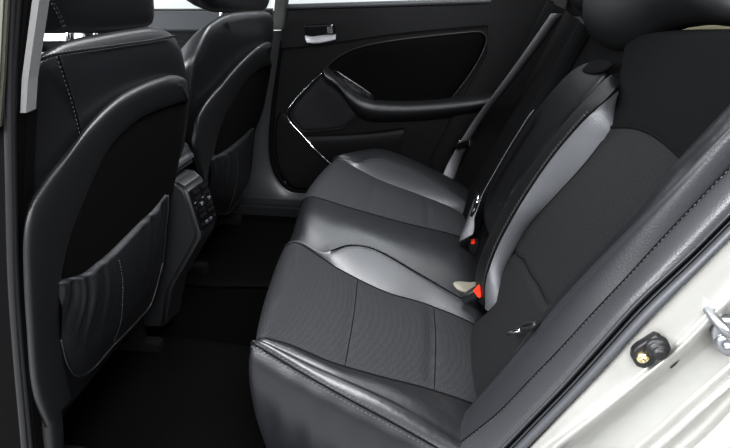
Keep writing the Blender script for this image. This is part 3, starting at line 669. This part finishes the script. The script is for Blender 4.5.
# rubber stop with screw
YB = -.010
mb = MB()
bp = [(631, 357), (632, 350), (637, 345), (645, 340), (655, 333.5), (660, 335), (670, 345), (669, 348), (664, 352), (657, 357), (651, 364), (643, 367), (636, 365)]
mb.pillow(on(bp, *Y(YB)), (0, -1, 0), .0045, .012, n=64, rings=7, pw=24, sharp=True); ru = mb.build('door_stop', RUB2, cb, label='black rubber door stop')
c = on([(657.5, 348.5)], *Y(YB-.006))[0]
mb = MB()
ang = np.linspace(0, 2*math.pi, 28, endpoint=False)
def ring(r, y): return [c+A([r*math.cos(x), y, r*math.sin(x)]) for x in ang]
mb.grid([ring(.0145, .006), ring(.0142, -.001), ring(.0125, -.003), ring(.0112, -.003), ring(.0108, -.0075), ring(.0095, -.009), ring(.0082, -.0085), ring(.0078, -.012), ring(.0062, -.0135), ring(.003, -.014), ring(.0004, -.014)], True); mb.build('stop_dome', RUB2, ru)
c = on([(642.5, 357.5)], *Y(YB-.006))[0]; mb = MB()
mb.grid([ring(.0072, .002), ring(.0072, -.002), ring(.006, -.0035), ring(.0028, -.0035), ring(.0022, -.001), ring(.0003, -.001)], True)
for k in range(3):
    x = math.pi*k/3+.3; mb.box(c+A([0, -.0034, 0]), (.0045*math.cos(x), 0, .0045*math.sin(x)), (0, .0005, 0), (-.0007*math.sin(x), 0, .0007*math.cos(x)))
mb.build('screw', BRASS, ru, label='yellow zinc screw')
mb = MB(); mb.pillow(on([(668, 362), (676, 356), (680, 357), (676, 363), (670, 368)], *Y(.004)), (0, -1, 0), .004, .008, n=32, rings=4, pw=6, sharp=True); mb.build('drain_plug', PLA, cb)
# striker
YS = -.004
mb = MB(); mb.pillow(on([(712, 341), (711, 328), (718, 318), (732, 316), (748, 324), (752, 340), (745, 354), (730, 356), (719, 351)], *Y(YS)), (0, -1, 0), .006, .008, n=60, rings=5, pw=9); sk = mb.build('striker_plate', STEEL, cb)
c = on([(725, 340.5)], *Y(YS-.006))[0]; mb = MB()
mb.grid([ring(.011, .002), ring(.011, -.002), ring(.0085, -.007), ring(.0045, -.007), ring(.004, -.003), ring(.0003, -.003)], True); mb.build('bolt', STEEL, sk)
mb = MB(); q = on([(724, 328), (722, 321), (716, 316), (710, 312)], *Y(YS-.006))
mb.tube([q[0]+A([0, .004, 0]), q[0]+A([0, -.012, 0]), q[1]+A([0, -.022, 0]), q[2]+A([0, -.022, 0]), q[3]+A([0, -.010, 0]), q[3]+A([0, .012, 0])], .0055, n=10, k=40); mb.build('striker_loop', STEEL, sk)

# ------------------------------------------------------------------ belts and buckles
def BO(px, off): return on(px, BACK[0], BACK[1], off)
bt = thing('seat_belt', 'grey webbing seat belt with black tongue, in front of the far seat backrest', 'seat belt', tuple(BO([(448, 180)], .03)[0]), 'rear seat belts')
mb = MB(); mb.ribbon(Bv([(447, 182), (454, 163), (462, 147), (480, 118), (506, 84), (532, 49), (557, 14)], [.055, .058, .060, .060, .058, .052, .045]), (.85, .5, .2), .044, .0014, k=40); mb.build('webbing', WEB, bt)
q = BO([(455, 150), (471, 143)], .068); mb = MB(); mb.ribbon([q[0], (q[0]+q[1])/2+NB*.006, q[1]], (0, .3, 1), .022, .010, k=10); mb.build('tongue', GLOSS, bt, bevel=.002)
q = BO([(452, 150), (460, 141)], .078); mb = MB(); mb.tube([q[0], q[1]], .0035, n=8); mb.build('tongue_plate', CHR, bt)
bt = thing('seat_belt', 'centre seat belt standing edge-on beside the stowed fold-down armrest', 'seat belt', tuple(BO([(466, 236)], .02)[0]), 'rear seat belts')
mb = MB(); mb.ribbon(BO([(532, 112), (527, 119), (507, 151), (487, 186), (480, 199)], .034), (.16, .93, -.30), .024, .0016, k=30); mb.ribbon(BO([(478, 198), (474, 209), (469, 224), (466, 238)], .03), (0, 1, .2), .050, .0014, k=20); mb.build('webbing', WEB, bt)
mb = MB(); q = BO([(476, 190), (477, 200), (474, 210), (471, 216)], .045); mb.tube(q, [.005, .007, .006, .004], n=8, k=16); mb.build('tongue', GLOSS, bt)
mb = MB(); q = BO([(479, 193), (477, 203)], .052); mb.tube(q, .003, n=8); mb.build('tongue_plate', CHR, bt)
# buckle set in a bezel between middle and near seats
bk = thing('belt_buckle', 'black belt buckle with long red release button, in the oval recess', 'buckle', tuple(on([(470, 292)], *CUSH)[0]), 'rear belt buckles')
bz = [(452, 284), (456, 282), (468, 283), (480, 283), (486, 290), (482, 297), (470, 294), (458, 290)]
mb = MB(); mb.pillow(on(bz, CUSH[0], CUSH[1], .012), (.27, 0, 1), .006, .01, n=56, rings=5, pw=7); mb.build('bezel', BEIGE, bk, label='beige oval bezel')
a, b = on([(466, 298)], CUSH[0], CUSH[1], .022)[0], on([(482, 289)], CUSH[0], CUSH[1], .066)[0]
ax = (b-a); Lb = np.linalg.norm(ax); ax /= Lb; side = np.cross(ax, (0, 0, 1.)); side /= np.linalg.norm(side); upv = np.cross(side, ax)
mb = MB(); mb.box((a+b)/2, ax*(Lb/2), side*.021, upv*.010); mb.build('buckle_body', PLA, bk, bevel=.004, seg=3)
mb = MB(); mb.box(b-ax*.002, ax*.0055, side*.0215, upv*.0108); mb.build('release_button', REDP, bk, bevel=.002)
bk = thing('belt_buckle', 'small dark belt buckle with red dot at the foot of the centre belt', 'buckle', tuple(on([(474, 244)], *CUSH)[0]), 'rear belt buckles')
a = on([(474, 246)], CUSH[0], CUSH[1], .012)[0]; mb = MB(); mb.box(a, (.012, 0, .004), (0, .02, 0), (-.004, 0, .014)); mb.build('buckle_body', PLA, bk, bevel=.003)
mb = MB(); mb.box(a+A([-.004, -.004, .016]), (.005, 0, .002), (0, .010, 0), (-.001, 0, .003)); mb.build('release_button', REDP, bk, bevel=.001)
# child seat anchor
an = thing('child_seat_anchor', 'small steel wire anchor with black guide at the base of the near backrest', 'anchor', tuple(BO([(520, 330)], .01)[0]))
mb = MB(); mb.tube(BO([(507, 334), (513, 332.3), (521, 329.8)], .03), .0032, n=8); mb.build('wire', CHR, an)
mb = MB(); mb.tube(BO([(519, 329), (525, 329), (532, 327), (535, 324), (530, 323), (523, 325), (519, 329)], .03), .0035, n=8, k=40); mb.build('guide', PLA, an)

# ------------------------------------------------------------------ floor mat
mb = MB(); mb.pillow([A([-.42, .16, .303]), A([-.10, .14, .303]), A([.10, .16, .303]), A([.11, .35, .303]), A([.10, .55, .303]), A([-.1, .57, .303]), A([-.42, .56, .303]), A([-.44, .35, .303])], (0, 0, 1), .008, .002, n=100, rings=6, pw=14)
tag(mb.build('floor_mat', MATR), 'black mat on the dark floor behind the near front seat', 'floor mat', 'rear floor mats')
mb = MB(); mb.pillow([A([-.42, .84, .303]), A([-.10, .84, .303]), A([.08, .84, .303]), A([.09, 1.05, .303]), A([.08, 1.24, .303]), A([-.1, 1.27, .303]), A([-.40, 1.25, .303]), A([-.42, 1.05, .303])], (0, 0, 1), .008, .002, n=100, rings=6, pw=14)
tag(mb.build('floor_mat', MATR), 'black mat on the dark floor behind the far front seat', 'floor mat', 'rear floor mats')

# ------------------------------------------------------------------ light
def area(name, loc, tgt, sx, sy, e, col=(1, 1, 1)):
    l = bpy.data.lights.new(name, 'AREA'); l.shape = 'RECTANGLE'; l.size = sx; l.size_y = sy; l.energy = e; l.color = col
    o = bpy.data.objects.new(name, l); C.objects.link(o); o.location = loc
    o.rotation_euler = (Vector(tgt)-Vector(loc)).to_track_quat('-Z', 'Y').to_euler(); return o
area('softbox', (.9, -2.0, 2.2), (.4, .5, .6), 1.6, 1.2, 125, (.97, .98, 1))
area('added_light_front', (-1.4, -1.1, 2.0), (.6, .1, .8), 1.1, 1.1, 170, (.97, .98, 1))  # added lamp, placed so the side bolster catches a highlight
area('added_light_windscreen', (-2.6, .8, 1.7), (.5, .5, .75), 1.3, .8, 90, (.97, .98, 1))  # added lamp ahead of the windscreen, meant to brighten the seatback strip
area('added_light_overhead', (.5, 1.05, 2.7), (.2, .6, .6), 1.3, 1.0, 105, (.97, .98, 1))  # added lamp above the roof opening, for highlights on the leather crescents
area('added_light_door', (.28, -.35, 1.78), (.62, .08, .9), 0.5, .4, 9.5, (.97, .98, 1))  # added close lamp, grades the bolster brighter towards its top
area('added_light_far', (.8, 2.7, 2.4), (.2, 1.1, .6), 1.2, 1.0, 30, (.97, .98, 1))  # added lamp outside the far window, brightens the far crescent
w = bpy.data.worlds.new('world'); SC.world = w; w.use_nodes = True; nt = w.node_tree; bg = nt.nodes['Background']
tc = nt.nodes.new('ShaderNodeTexCoord'); sx = nt.nodes.new('ShaderNodeSeparateXYZ'); rp = nt.nodes.new('ShaderNodeValToRGB')
nt.links.new(tc.outputs['Generated'], sx.inputs[0]); mr = nt.nodes.new('ShaderNodeMapRange')
nt.links.new(sx.outputs['Y'], mr.inputs[0]); mr.inputs[1].default_value = -1; mr.inputs[2].default_value = 1
nt.links.new(mr.outputs[0], rp.inputs[0]); e = rp.color_ramp.elements
e[0].position = .35; e[0].color = (.06, .06, .065, 1); e[1].position = .62; e[1].color = (.90, .92, .93, 1)
nt.links.new(rp.outputs[0], bg.inputs[0]); bg.inputs[1].default_value = 1.0
SC.view_settings.view_transform = 'Standard'; SC.view_settings.look = 'None'; SC.view_settings.gamma = .82; SC.view_settings.exposure = .3
